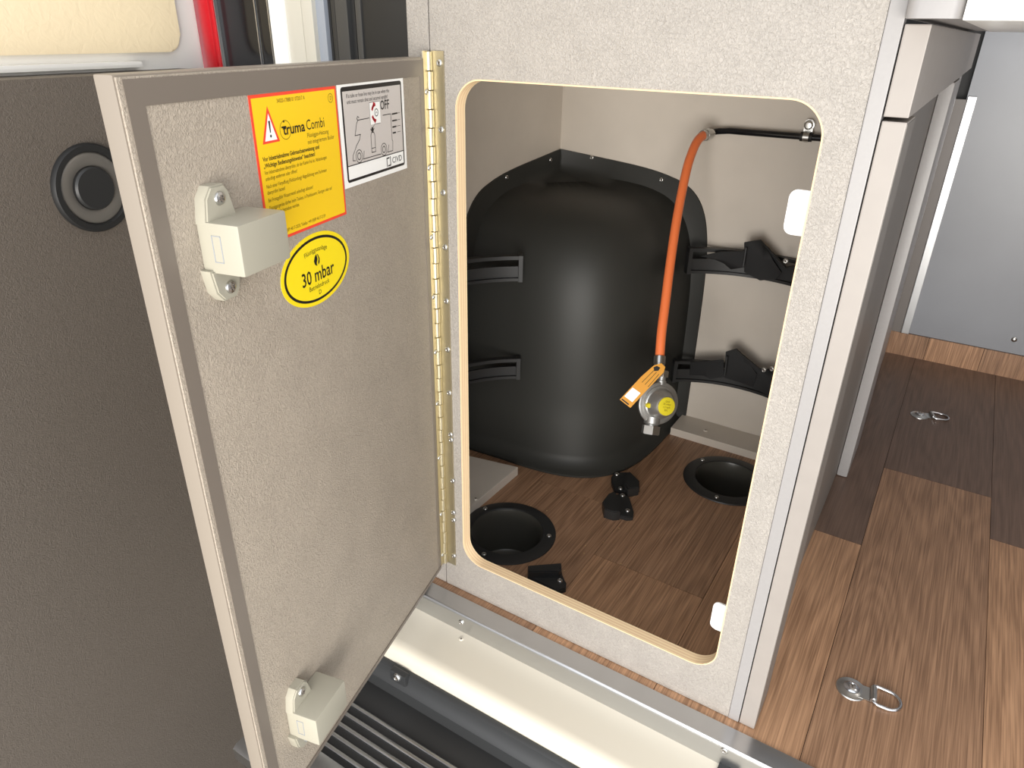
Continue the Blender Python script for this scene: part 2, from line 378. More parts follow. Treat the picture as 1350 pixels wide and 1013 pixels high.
# ---- printed stickers: thin layers of real print on the sticker film
class Print:
    def __init__(s, ox, oy, mats): s.bm = NB(); s.ox, s.oy = ox, oy; s.mats = mats; s.T = MD
    def _m(s, L): return s.T @ Matrix.Translation((s.ox, s.oy, .0003 + .00009 * L))
    def poly(s, pts, m, L=1):
        M = s._m(L); f = s.bm.faces.new([s.bm.verts.new(M @ Vector((x, y, 0))) for x, y in pts]); f.material_index = s.mats.index(m)
        f.normal_update()
        if f.normal.dot((M.to_3x3() @ Vector((0, 0, 1)))) < 0: f.normal_flip()
    def rect(s, x0, y0, x1, y1, m, L=1): s.poly([(x0, y0), (x1, y0), (x1, y1), (x0, y1)], m, L)
    def line(s, pts, w, m, L=2):
        for (xa, ya), (xb, yb) in zip(pts, pts[1:]):
            d = Vector((xb - xa, yb - ya)); l = d.length
            if l < 1e-7: continue
            n = Vector((-d.y, d.x)) / l * w / 2; e = d / l * w / 2
            s.poly([(xa - e.x - n.x, ya - e.y - n.y), (xb + e.x - n.x, yb + e.y - n.y), (xb + e.x + n.x, yb + e.y + n.y), (xa - e.x + n.x, ya - e.y + n.y)], m, L)
    def ell(s, cx, cy, a, b, m, L=1, n=48): s.poly([(cx + a * math.cos(6.28319 * i / n), cy + b * math.sin(6.28319 * i / n)) for i in range(n)], m, L)
    def ring(s, cx, cy, r, w, m, L=2, n=20, ry=None):
        ry = ry or r; s.line([(cx + r * math.cos(6.28319 * i / n), cy + ry * math.sin(6.28319 * i / n)) for i in range(n + 1)], w, m, L)
    def text(s, t, x, y, size, m, L=2, ha='LEFT', bold=0, wx=1.0, bend=None, rot=0):
        cu = bpy.data.curves.new('t', 'FONT'); cu.body = t; cu.size = size; cu.align_x = ha; cu.offset = bold; cu.resolution_u = 2
        o = bpy.data.objects.new('t', cu); COL.objects.link(o); bpy.context.view_layer.update()
        me = bpy.data.meshes.new_from_object(o.evaluated_get(bpy.context.evaluated_depsgraph_get()))
        k = len(s.bm.verts); kf = len(s.bm.faces); s.bm.from_mesh(me); s.bm.verts.ensure_lookup_table(); s.bm.faces.ensure_lookup_table()
        M = s._m(L); cr, sr = math.cos(rot), math.sin(rot)
        for v in s.bm.verts[k:]:
            px, py = v.co.x * wx, v.co.y
            if bend:
                a = px / bend; rr = bend + py; px, py = rr * math.sin(a), rr * math.cos(a) - bend
            px, py = px * cr - py * sr, px * sr + py * cr
            v.co = M @ Vector((x + px, y + py, 0))
        for f in s.bm.faces[kf:]: f.material_index = s.mats.index(m)
        bpy.data.objects.remove(o); bpy.data.curves.remove(cu); bpy.data.meshes.remove(me)

# yellow sticker: 108 x 103 mm
st = Print(-.2835, .5715, ['print_red', 'print_yellow', 'print_black', 'print_white', 'print_brown'])
w, h = .1085, .1035
box(st.bm, (-.2835, .5715, 0), (-.2835 + w, .5715 + h, .0003), 0, MD)
st.rect(.0022, .0022, w - .0022, h - .0022, 'print_yellow', 1)
st.poly([(.0085, .0705), (.0285, .0705), (.0185, .0955)], 'print_red', 2); st.poly([(.0115, .0722), (.0255, .0722), (.0185, .0905)], 'print_white', 3)
st.poly([(.0175, .0855), (.0195, .0855), (.0190, .0775), (.0180, .0775)], 'print_black', 4); st.ell(.0185, .0752, .0010, .0010, 'print_black', 4, 12)
st.text('34020-17888 01 072017 A', .030, .0965, .0040, 'print_brown', wx=.8)
st.ring(w - .009, h - .0085, .0033, .0004, 'print_brown'); st.text('D', w - .0100, h - .0098, .0040, 'print_brown')
st.ring(.0365, .0775, .0066, .0004, 'print_brown', n=24); st.ell(.0355, .0835, .0009, .0009, 'print_black', 2, 10)
st.text('truma', .0335, .0742, .0108, 'print_black', bold=.00018, wx=1.04, L=3)
st.line([(.0325, .0796), (.0370, .0796)], .0012, 'print_black', 3)
st.text('Combi', .0625, .0745, .0108, 'print_black', wx=.86)
st.text('Flüssiggas-Heizung', .0625, .0690, .0047, 'print_brown', wx=.85); st.text('mit integriertem Boiler', .0625, .0640, .0047, 'print_brown', wx=.85)
y = .0590
for t, b in (('Vor Inbetriebnahme Gebrauchsanweisung und', 1), ('„Wichtige Bedienungshinweise“ beachten!', 1), ('Vor Inbetriebnahme überprüfen, ob der Kamin frei ist. Abdeckungen', 0), ('unbedingt entfernen oder öffnen!', 0), (None, 0),
             ('Nach einer Verpuffung (Fehlzündung) Abgasführung vom Fachmann', 0), ('überprüfen lassen!', 0), (None, 0), ('Bei Frostgefahr Wasserventil unbedingt ablassen!', 0), (None, 0),
             ('Flüssiggasgeräte dürfen beim Tanken, in Parkhäusern, Garagen oder auf', 0), ('Fähren nicht betrieben werden.', 0)):
    if t is None: y -= .0012; continue
    st.text(t, .0062, y, .0044 if b else .0040, 'print_black' if b else 'print_brown', bold=.00009 if b else 0, wx=.86 if b else .72); y -= .0046 if b else .0043
st.text('Telefon +49 (0)89 4617-2020, Telefax +49 (0)89 4617-2159', .0062, .0045, .0037, 'print_brown', wx=.78)
fin(st.bm, 'warning_sticker', ['print_red', 'print_yellow', 'print_black', 'print_white', 'print_brown'], door, 'yellow sticker with red border, warning triangle and black text')
# white sticker with the camper drawing
w, h = .1150, .0850
st = Print(-.1730, .5925, ['print_white', 'print_black', 'print_grey', 'print_crimson'])
box(st.bm, (-.1730, .5925, 0), (-.1730 + w, .5925 + h, .0003), 0, MD)
st.poly(rrect(.0045, .0040, w - .0045, h - .0040, .003, 4), 'print_black', 1)
st.rect(.0068, .0182, w - .0068, h - .0075, 'print_grey', 2); st.rect(.0068, .0064, w - .0068, .0175, 'print_white', 2)
st.text('If a tube or hose line may be in use when the', .0125, .0722, .0047, 'print_black', 3, wx=.86); st.text('unit must remain shut and secured upright!', .0125, .0675, .0047, 'print_black', 3, wx=.86)
st.rect(.0490, .0475, .0675, .0660, 'print_white', 3)
st.line([(.0490, .0475), (.0490, .0660), (.0675, .0660)], .0003, 'print_black', 4)
for a0, a1 in ((150, 100), (210, 255)):
    pts = [(.0595 + .0068 * math.cos(math.radians(a0 + (a1 - a0) * k / 6)), .0570 + .0068 * math.sin(math.radians(a0 + (a1 - a0) * k / 6))) for k in range(7)]
    st.line(pts, .0026, 'print_crimson', 4)
st.poly([(.0545, .0618), (.0588, .0652), (.0556, .0660)], 'print_crimson', 4); st.poly([(.0545, .0512), (.0600, .0508), (.0568, .0480)], 'print_crimson', 4)
st.ring(.0605, .0570, .0030, .0007, 'print_black', 4); st.line([(.0591, .0565), (.0605, .0575), (.0619, .0565)], .0005, 'print_black', 4)
st.text('OFF', .0678, .0585, .0112, 'print_black', 5, bold=.00012, wx=.86)
lw = .0006
st.line([(.0470, .0535), (.0280, .0535), (.0255, .0510), (.0215, .0415), (.0305, .0415), (.0285, .0375), (.0225, .0330), (.0160, .0260), (.0150, .0215), (.0190, .0210)], lw, 'print_black', 4)
st.line([(.0280, .0535), (.0262, .0548), (.0278, .0565), (.0300, .0555)], lw, 'print_black', 4)
st.line([(.0320, .0205), (.0640, .0205)], lw, 'print_black', 4); st.line([(.0765, .0205), (.0870, .0205), (.0880, .0290), (.0868, .0305), (.0868, .0535), (.0720, .0535)], lw, 'print_black', 4)
st.line([(.0330, .0205), (.0345, .0270)], lw, 'print_black', 4); st.line([(.0775, .0205), (.0800, .0265)], lw, 'print_black', 4)
for cx in (.0258, .0702):
    st.ring(cx, .0238, .0054, .0006, 'print_black', 4); st.ring(cx, .0238, .0028, .0007, 'print_black', 4)
st.line([(.0068, .0178), (w - .0068, .0178)], .0008, 'print_black', 3)
st.line([(.0480, .0240), (.0480, .0385), (.0495, .0410), (.0535, .0410), (.0550, .0385), (.0550, .0240), (.0480, .0240)], lw, 'print_black', 4)
st.line([(.0480, .0275), (.0550, .0275)], lw, 'print_black', 4)
st.line([(.0485, .0440), (.0515, .0410), (.0545, .0440)], .0008, 'print_black', 4); st.ell(.0515, .0438, .0016, .0018, 'print_black', 4, 10); st.line([(.0515, .0438), (.0560, .0475), (.0665, .0475)], .0004, 'print_black', 4)
for k, yy in enumerate((.0530, .0470, .0415, .0362)):
    st.line([(.0895, yy), (.0990 - k * .0015, yy)], .0013, 'print_black', 4); st.line([(.0980, yy), (.1045, yy)], .0004, 'print_black', 4)
st.line([(.0745, .0078), (.0745, .0150), (.0790, .0150)], .0012, 'print_black', 4); st.line([(.0768, .0080), (.0815, .0080), (.0815, .0155)], .0012, 'print_black', 4)
st.text('CIVD', .0845, .0092, .0078, 'print_black', 4, wx=1.12)
fin(st.bm, 'diagram_sticker', ['print_white', 'print_black', 'print_grey', 'print_crimson'], door, 'white sticker with black frame, camper outline drawing and OFF')
# oval sticker
st = Print(-.2262, .5367, ['print_lemon', 'print_black'])
n = 64; A, B = .0495, .0300
prism(st.bm, [(A * math.cos(6.283185 * i / n), B * math.sin(6.283185 * i / n)) for i in range(n)], st._m(-3.2), .0003, 0)
st.ell(0, 0, A - .0040, B - .0032, 'print_black', 1, 64); st.ell(0, 0, A - .0066, B - .0054, 'print_lemon', 2, 64)
st.text('Flüssiggasanlage', 0, .0148, .0056, 'print_black', 3, 'CENTER', wx=.92, bend=.07)
st.poly([(-.0042, .0075), (-.0030, .0042), (0, .0026), (-.0006, .0052), (.0012, .0082), (.0002, .0128), (-.0026, .0108)], 'print_black', 3)
st.poly([(.0014, .0030), (.0036, .0048), (.0042, .0078), (.0024, .0118), (.0010, .0128), (.0028, .0078), (.0016, .0054)], 'print_black', 3)
st.text('30 mbar', 0, -.0098, .0163, 'print_black', 3, 'CENTER', bold=.0002, wx=.86)
st.text('Betriebsdruck', 0, -.0160, .0058, 'print_black', 3, 'CENTER', wx=.9); st.text('D', 0, -.0218, .0056, 'print_black', 3, 'CENTER')
fin(st.bm, 'pressure_sticker', ['print_lemon', 'print_black'], door, 'oval yellow sticker reading 30 mbar')

# ---- piano hinge
bm = NB()
box(bm, (-.4850, -.0022, .0425), (-.4700, -.0006, .698)); hinge = fin(bm, 'piano_hinge', 'nickel', cab, 'brass-toned continuous piano hinge')
bm = NB(); box(bm, (-.0132, .0425, -.0010), (-.0030, .698, .0004), 0, MD); fin(bm, 'door_leaf', 'nickel', hinge)
nk = 36; zh0, zh1 = .0425, .698; pin = Vector((-.4868, -.0045, 0)); kh = (zh1 - zh0) / nk
bm = NB(); lathe(bm, [(0, 0), (.0028, 0), (.0034, .0004), (.0034, kh - .0010), (.0028, kh - .0006), (0, kh - .0006)], Matrix.Identity(4), 14)
for f in bm.faces: f.smooth = True
kme = bpy.data.meshes.new('knuckle'); bm.to_mesh(kme); bm.free(); kme.materials.append(MATS['nickel']); kme.set_sharp_from_angle(angle=.7)
for k in range(nk):
    o = bpy.data.objects.new('knuckle', kme); COL.objects.link(o); o.parent = hinge
    o.location = pin + Vector((0 if k % 2 else .0008, 0, zh0 + k * kh)) - WL[hinge.name]
for x, y in ((579, 83), (581.5, 171), (584, 254), (586.6, 326), (588.4, 397), (590, 461), (592, 518), (593.8, 573), (594.3, 580), (596.4, 634), (597.4, 676), (597.8, 686), (598.3, 733)):
    screw(frame_from((0, -1, 0), PY(x, y, -.0022)), hinge, .0036)
for z in (.66, .585, .51, .44, .37, .30, .22, .13, .06):
    screw(MD @ Matrix.Translation((-.0085, z, .0006)), hinge, .0028)

# ================================================================== LOCKER CONTENTS
# wheel arch cover
arch = thing('wheel_arch_cover', 'large black moulded plastic wheel arch cover in the locker corner', 'cover', (-.53, .5, 0))
def outline(W, H, th, n=6.5): return W * max(0, math.cos(th)) ** (2 / n), H * max(0, math.sin(th)) ** (2 / n)
bm = NB(); rows = []
NT, NP = 34, 30
O = Vector((XL, YB, 0))
def arch_row(aw, bw, z, fa, fb, zf, lift=0):
    """cross-section: flange edge on left wall -> body -> flange edge on back wall. aw/bw body half width along X / Y"""
    row = []
    def P(a, b, zz): row.append(bm.verts.new((XL + a, YB - b, zz)))
    t = .003
    P(t * .2, fb, zf); P(t, fb - .001, zf)
    P(t, bw + (fb - bw) * .55, z + (zf - z) * .55)
    P(t + .0015, bw + min(.012, (fb - bw) * .3), z + (zf - z) * .25)
    p = 4.2
    for i in range(1, NP):
        ph = math.pi / 2 * i / NP
        a = aw * math.sin(ph) ** (2 / p); b = bw * math.cos(ph) ** (2 / p)
        a = max(a, t + .004 + .002 * i); b = max(b, t + .004 + .002 * (NP - i))
        P(a, b, z)
    P(aw + min(.012, (fa - aw) * .3), t + .0015, z + (zf - z) * .25)
    P(aw + (fa - aw) * .55, t, z + (zf - z) * .55)
    P(fa - .001, t, zf); P(fa, t * .2, zf)
    return row
WFX, WFY, HF = .322, .345, .512
WBX, WBY, HB = .288, .308, .458
# floor lip rows
rows.append(arch_row(WBX + .024, WBY + .024, .001, WFX + .004, WFY + .004, .001))
rows.append(arch_row(WBX + .024, WBY + .024, .005, WFX + .004, WFY + .004, .005))
rows.append(arch_row(WBX + .018, WBY + .018, .008, WFX + .002, WFY + .002, .008))
rows.append(arch_row(WBX + .006, WBY + .006, .014, WFX, WFY, .014))
rows.append(arch_row(WBX, WBY, .030, WFX, WFY, .030))
for k in range(NT + 1):
    th = math.radians(2.2 + (90 - 2.2) * (k / NT) ** 1.0)
    wbx, zb = outline(WBX, HB, th, 5.6); wby, _ = outline(WBY, HB, th, 5.6); wfx, zf = outline(WFX, HF, th); wfy, _ = outline(WFY, HF, th)
    if zb < .036: continue
    wfx = max(wfx, wbx + .0); 
    if k == NT: wbx = wby = .012; wfx = wfy = .004
    # the shoulder slopes gently up towards the corner
    drop = lambda w: .020 * min(1, w / .25)
    rows.append(arch_row(max(wbx, .012), max(wby, .012), zb, wfx, wfy, zf - drop(wfy) * (zf / HF) ** 6))
for A, B in zip(rows, rows[1:]):
    for i in range(len(A) - 1):
        bm.faces.new((A[i], A[i + 1], B[i + 1], B[i]))
T = rows[-1]
for i in range(len(T) // 2 - 1): bm.faces.new((T[i], T[i + 1], T[-2 - i], T[-1 - i]))
bmesh.ops.recalc_face_normals(bm, faces=bm.faces)
shell = fin(bm, 'shell', 'arch_plastic', arch, smooth=50)
for x, y in ((668, 234), (726, 211)): screw(frame_from((1, 0, 0), PX(x, y, XL + .0035)), arch, .0042)
for x, y in ((780, 208), (872, 237), (901, 428)): screw(frame_from((0, -1, 0), PY(x, y, YB - .0035)), arch, .0042)
for x, y in ((745, 616), (826, 598)): screw(frame_from((0, -.2, 1), PZ(x, y, .0075)), arch, .0026)

# grey support boards
bm = NB()
prism(bm, [(XL, .072), (-.553, .072), (-.549, .293), (-.647, .273), (XL, .30)], Matrix.Identity(4), .017, 0, .0006)
lb = tag(fin(bm, 'support_board', 'locker_wall'), 'grey board lying on the locker floor at left beside the hinge side', 'board', 'grey floor boards in the locker')
c = PZ(627, 658, .018); screw(frame_from((0, 0, 1), c), lb, .004, 'locker_wall')
bm = NB(); box(bm, (-.371, .584, 0), (-.079, YB - .001, .016), bev=.0006)
rb = tag(fin(bm, 'support_board', 'locker_wall'), 'grey narrow board along the foot of the locker back wall, right of the wheel arch', 'board', 'grey floor boards in the locker')
screw(frame_from((0, 0, 1), PZ(930, 568, .0165)), rb, .004, 'locker_wall')

# floor vents
def vent(c, label, angs):
    t = thing('floor_vent', label, 'vent', (c[0], c[1], 0), 'black round floor vents')
    M = Matrix.Translation((c[0], c[1], 0))
    bm = NB(); lathe(bm, [(.057, .0005), (.057, .0035), (.058, .0044), (.062, .0044), (VR - .006, .0036), (VR - .001, .0022), (VR, .0004), (.057, .0005)], M, 56)
    fin(bm, 'flange', 'black_plastic', t, smooth=40)
    bm = NB(); lathe(bm, [(.0575, .0035), (.0560, .0005), (.0545, -.012), (.0500, -.075), (.044, -.080), (0, -.080)], M, 48)
    fin(bm, 'cup', 'cup_plastic', t, smooth=40)
    for a in angs: screw(M @ Matrix.Translation((.0675 * math.cos(a), .0675 * math.sin(a), .0042)), t, .0038)
def ang(c, x, y): p = PZ(x, y, .004); return math.atan2(p.y - c[1], p.x - c[0])
vent(vents[0], 'round black floor vent at the front left of the locker, beside the hinge', [ang(vents[0], *p) for p in ((643, 674), (719, 706), (635, 734))])
vent(vents[1], 'round black floor vent by the back wall, right of the wheel arch', [ang(vents[1], *p) for p in ((928, 608), (944, 657))] + [-.3, .9])

# cylinder stops on the floor
def stop(poly, ridge, scr, label):
    c = PZ(*poly[0]); t = thing('cylinder_stop', label, 'bracket', (c.x, c.y, 0), 'black cylinder stops on the locker floor')
    bm = NB(); pts = [PZ(x, y, .007) for x, y in poly]; P2 = [(p.x, p.y) for p in pts]
    ar = sum(P2[i][0] * P2[(i + 1) % len(P2)][1] - P2[(i + 1) % len(P2)][0] * P2[i][1] for i in range(len(P2)))
    if ar < 0: P2 = P2[::-1]
    prism(bm, P2, Matrix.Identity(4), .007, 0, .0015); fin(bm, 'base', 'black_plastic', t, smooth=40)
    bm = NB(); pts = [PZ(x, y, .018) for x, y in ridge]; P2 = [(p.x, p.y) for p in pts]
    ar = sum(P2[i][0] * P2[(i + 1) % len(P2)][1] - P2[(i + 1) % len(P2)][0] * P2[i][1] for i in range(len(P2)))
    if ar < 0: P2 = P2[::-1]
    prism(bm, P2, Matrix.Identity(4), .018, 0, .0015); fin(bm, 'ridge', 'black_plastic', t, smooth=40)
    for x, y in scr: screw(Matrix.Translation(PZ(x, y, .0078)), t, .0042)
k = 960 / 180
def z5(*pp): return [(680 + a / k, 600 + b / k) for a, b in pp]
stop(z5((607, 330), (650, 290), (760, 262), (800, 300), (830, 400), (825, 436), (785, 440), (630, 398)), z5((612, 322), (655, 268), (690, 252), (735, 300), (735, 395), (690, 400), (625, 380)), z5((750, 283), (786, 390)), 'black screwed cylinder stop, front one of the pair before the wheel arch')
stop(z5((672, 150), (700, 120), (800, 120), (868, 190), (870, 238), (800, 262), (695, 245), (672, 190)), z5((770, 150), (800, 112), (868, 178), (868, 222), (790, 240), (760, 200)), z5((710, 135), (737, 235)), 'black screwed cylinder stop, rear one of the pair touching the wheel arch lip')
stop(z5((85, 800), (318, 790), (322, 850), (356, 895), (352, 938), (292, 958), (90, 862)), z5((85, 775), (318, 757), (322, 800), (300, 822), (88, 822)), z5((310, 884),), 'black cylinder stop just behind the opening edge beside the left vent')
# crumbs of sawdust
bm = NB()
for a, b in ((218, 392), (725, 515), (617, 614), (490, 638), (480, 692), (340, 814), (740, 765), (105, 356)):
    x, y = z5((a, b))[0]; bmesh.ops.create_icosphere(bm, subdivisions=1, radius=.0011, matrix=Matrix.Translation(PZ(x, y, .0008)) @ Matrix.Diagonal((1, 1, .6, 1)))
o = fin(bm, 'sawdust', 'dust'); tag(o, 'pale specks of sawdust scattered on the locker floor', 'sawdust'); o['kind'] = 'stuff'

# bottle cradles
def cradle(c, Rr, a0, a1, z0, z1, wallfn, label, anchors):
    t = thing('cylinder_cradle', label, 'bracket', (c[0] + Rr * math.cos((a0 + a1) / 2), c[1] + Rr * math.sin((a0 + a1) / 2), z0), 'black curved cylinder cradles')
    def arc(r, n=22, b0=a0, b1=a1): return [(c[0] + r * math.cos(b0 + (b1 - b0) * i / n), c[1] + r * math.sin(b0 + (b1 - b0) * i / n)) for i in range(n + 1)]
    def band(bm, za, zb, r0, r1, b0=a0, b1=a1):
        I = arc(r0, 22, b0, b1); O_ = arc(r1, 22, b0, b1); L = [[bm.verts.new((x, y, z)) for x, y in Q] for Q, z in ((I, za), (I, zb), (O_, zb), (O_, za))]
        for q in range(4):
            A, B = L[q], L[(q + 1) % 4]
            for i in range(22): bm.faces.new((A[i], A[i + 1], B[i + 1], B[i]))
        bm.faces.new([L[q][0] for q in range(4)]); bm.faces.new([L[q][-1] for q in range(4)][::-1])
        bmesh.ops.recalc_face_normals(bm, faces=bm.faces)
    H = z1 - z0
    bm = NB(); band(bm, z1 - .006, z1, Rr - .004, Rr + .008); fin(bm, 'top_rail', 'black_plastic', t, smooth=40)
    bm = NB(); band(bm, z0, z0 + .005, Rr - .004, Rr + .008); fin(bm, 'bottom_rail', 'black_plastic', t, smooth=40)
    bm = NB(); band(bm, z0 + .003, z0 + H * .56, Rr + .001, Rr + .005); fin(bm, 'web', 'black_plastic', t, smooth=40)
    for s in (0, 1):
        b0 = a0 if s == 0 else a1 - .035
        bm = NB(); band(bm, z0 - .001, z1 + .001, Rr - .006, Rr + .010, b0, b0 + .035); fin(bm, 'end_bar', 'black_plastic', t, smooth=40)
    for b in anchors:
        p = Vector((c[0] + (Rr + .004) * math.cos(b), c[1] + (Rr + .004) * math.sin(b), (z0 + z1) / 2)); q = wallfn(p)
        if (q - p).length > .002:
            bm = NB(); tube(bm, [p, q], .007, 12); fin(bm, 'spacer', 'black_plastic', t, smooth=40)
    return t
D2 = math.radians
onleft = lambda p: Vector((XL, p.y, p.z)); onback = lambda p: Vector((p.x, YB, p.z))
cradle((-.462, .168), .2, D2(124), D2(222), .350, .392, onleft, 'black curved cradle on the left wall, upper of two in front of the wheel arch', (D2(165), D2(195)))
cradle((-.462, .168), .2, D2(124), D2(222), .172, .210, onleft, 'black curved cradle on the left wall, lower of two in front of the wheel arch', (D2(165), D2(195)))
c1 = cradle((-.262, .445), .2, D2(50), D2(129), .328, .374, onback, 'black curved cradle on the back wall, upper of two right of the hose', (D2(75), D2(105)))
c2 = cradle((-.262, .445), .2, D2(50), D2(129), .108, .152, onback, 'black curved cradle on the back wall, lower of two beside the regulator', (D2(75), D2(105)))
bm = NB()
# straps: bunched webbing looped over each right-hand cradle
def ribbon(bm, pts, w, th=.0016):
    """pts: (pos, widthdir)"""
    rows = []
    for i, (p, d) in enumerate(pts):
        p = Vector(p); d = Vector(d).normalized(); a = Vector(pts[max(i - 1, 0)][0]); b = Vector(pts[min(i + 1, len(pts) - 1)][0]); n = (b - a).cross(d).normalized() * th / 2
        rows.append([bm.verts.new(p + d * w / 2 + n), bm.verts.new(p + d * w / 2 - n), bm.verts.new(p - d * w / 2 - n), bm.verts.new(p - d * w / 2 + n)])
    for A, B in zip(rows, rows[1:]):
        for k in range(4): bm.faces.new((A[k], A[(k + 1) % 4], B[(k + 1) % 4], B[k]))
    bm.faces.new(rows[0][::-1]); bm.faces.new(rows[-1])
def strap(polys, buckle, screws_px, label, yb):
    t = thing('strap', label, 'strap', tuple(PY(*polys[0][0][0], yb)), 'black webbing straps on the cradles')
    for poly, Y, th in polys:
        bm = NB(); pts = [PY(x, y, Y + (0.004 * ((i * 7) % 3 - 1))) for i, (x, y) in enumerate(poly)]
        A = [bm.verts.new(p + Vector((0, -th / 2, 0))) for p in pts]; B = [bm.verts.new(p + Vector((0, th / 2, 0))) for p in pts]
        ca = bm.verts.new(sum((v.co for v in A), Vector()) / len(A) + Vector((0, -.003, 0))); cb = bm.verts.new(sum((v.co for v in B), Vector()) / len(B) + Vector((0, .003, 0)))
        m = len(A)
        for i in range(m):
            j = (i + 1) % m; bm.faces.new((A[i], A[j], ca)); bm.faces.new((B[j], B[i], cb)); bm.faces.new((A[i], B[i], B[j], A[j]))
        bmesh.ops.recalc_face_normals(bm, faces=bm.faces)
        fin(bm, 'webbing_fold', 'webbing', t, smooth=55)
    bm = NB(); tube(bm, [PY(x, y, yb - .012) for x, y in buckle], .0018, 8); fin(bm, 'buckle', 'grey_gloss', t, smooth=60)
    for x, y in screws_px: screw(frame_from((0, -1, 0), PY(x, y, yb - .014)), t, .0045)
s4 = 1350 / 200
def z4(*pp): return [(860 + a / s4, 300 + b / s4) for a, b in pp]
strap([(z4((430, 255), (600, 215), (830, 210), (840, 350), (700, 372), (640, 320), (560, 285)), .612, .003),
       (z4((820, 132), (965, 108), (1000, 150), (1075, 290), (1150, 400), (1105, 458), (960, 470), (820, 395)), .606, .004),
       (z4((1000, 150), (1090, 240), (1190, 350), (1300, 330), (1380, 330), (1380, 500), (1240, 475), (1105, 455), (1060, 400)), .612, .004)],
      z4((835, 180), (810, 345)), z4((1185, 300),), 'black twisted webbing strap hanging on the upper right cradle', .605)
s5 = 900 / 160
def z6(*pp): return [(870 + a / s5, 440 + b / s5) for a, b in pp]
strap([(z6((230, 210), (470, 195), (480, 320), (370, 335), (330, 310), (220, 305)), .606, .003),
       (z6((490, 135), (565, 112), (640, 180), (720, 300), (690, 395), (600, 360), (480, 325)), .602, .004),
       (z6((620, 160), (740, 260), (860, 270), (900, 280), (900, 500), (800, 455), (700, 400), (640, 330)), .606, .004)],
      z6((498, 170), (480, 310)), z6((770, 270), (830, 262)), 'black twisted webbing strap hanging on the lower right cradle', .60)

# gas pipe along the back wall, with its clip
y_p = .634
p0, p1 = PY(938, 176, y_p), PY(948, 173, y_p)
pipe_pts = [PY(936, 178, y_p), PY(941, 174, y_p), p1, PY(962, 172.5, y_p), PY(985, 174.5, y_p), PY(1063, 180.5, y_p)]
pipe_pts.append(pipe_pts[-1] + Vector((.125, 0, 0)))
bm = NB(); tube(bm, pipe_pts, .0052, 14); tag(fin(bm, 'gas_pipe', 'dark_gloss', smooth=60), 'thin black steel gas pipe running along the upper back wall', 'pipe')
pc = PY(1063, 180.5, y_p)
clip = thing('pipe_clip', 'metal pipe clip with rubber sleeve screwed over the black pipe', 'clip', tuple(pc))
bm = NB(); tube(bm, [pc + Vector((-.009, 0, 0)), pc + Vector((.009, 0, 0))], .0072, 16); fin(bm, 'rubber_sleeve', 'black_rubber', clip, smooth=50)
bm = NB(); tube(bm, [pc + Vector((-.0045, 0, 0)), pc + Vector((.0045, 0, 0))], .0082, 16); prism(bm, rrect(-.007, 0, .007, .026, .006), Matrix.Translation((pc.x, y_p + .005, pc.z)) @ Mf, .0015); fin(bm, 'band', 'zinc', clip, smooth=50)
bm = NB(); lathe(bm, [(.008, -.014), (.008, 0), (.0062, .0004), (.0058, .0052), (.0045, .007), (0, .0075)], frame_from((0, -1, 0), (pc.x + .0005, y_p + .002, pc.z + .0175)), 18); fin(bm, 'bolt', 'zinc', clip, smooth=35)

# hose
hp = [(928, 178, 1.160), (921, 184, 1.150), (914, 197, 1.140), (905, 225, 1.128), (893, 285, 1.112), (884, 345, 1.100), (877, 400, 1.090), (872, 440, 1.082), (869.5, 474, 1.078)]
pts = [PD(*q) for q in hp]
def smoothpts(P, n=6):
    out = []
    for i in range(len(P) - 1):
        a, b, c_, d = P[max(i - 1, 0)], P[i], P[i + 1], P[min(i + 2, len(P) - 1)]
        for k in range(n):
            t = k / n; out.append(.5 * ((2 * b) + (-a + c_) * t + (2 * a - 5 * b + 4 * c_ - d) * t * t + (-a + 3 * b - 3 * c_ + d) * t ** 3))
    return out + [P[-1]]
hose = thing('gas_hose', 'orange rubber gas hose hanging from the black pipe to the regulator', 'hose', tuple(pts[0]))
bm = NB(); tube(bm, smoothpts(pts), .0072, 18); fin(bm, 'rubber_tube', 'hose_orange', hose, smooth=70)
a = PD(926, 179, 1.158); b = PD(938, 176.5, 1.17); bm = NB(); tube(bm, [a, a.lerp(b, .3), a.lerp(b, .31), a.lerp(b, .7), a.lerp(b, .71), b], [.0086, .0086, .0094, .0094, .0086, .0080], 14); fin(bm, 'ferrule', 'zinc', hose, smooth=40)
a = PD(869.7, 470, 1.078); b = PD(868.5, 490, 1.075); bm = NB(); tube(bm, [a, a.lerp(b, .5), a.lerp(b, .52), b], [.0090, .0090, .0082, .0080], 14); fin(bm, 'ferrule', 'zinc', hose, smooth=40)

# regulator: disc facing out and slightly down right
rc = PD(868, 532, 1.065)
ax = (CAM - rc).normalized() * .80 + Vector((.60, -.02, -.05)); ax.normalize()
reg = thing('gas_regulator', 'silver dome-shaped gas regulator with yellow disc at the end of the hose', 'regulator', tuple(rc))
up = (PD(868.5, 490, 1.07) - PD(858, 565, 1.07)).normalized()
Mr = frame_from(ax, rc, up)                        # local x = up along the fittings
bm = NB(); lathe(bm, [(0, -.016), (.012, -.016), (.020, -.012), (.027, -.006), (.0320, -.004), (.0328, -.002), (.0328, .0010), (.0315, .0022), (.0275, .0028), (.0272, .0046), (.0240, .0050), (.0225, .0062), (.0165, .021), (.0145, .0235), (0, .0235)], Mr, 44)
fin(bm, 'body', 'cast_zinc', reg, smooth=24)
bm = NB(); lathe(bm, [(.0138, .0238), (.0138, .0246), (.0128, .0249), (0, .0249)], Mr, 32)
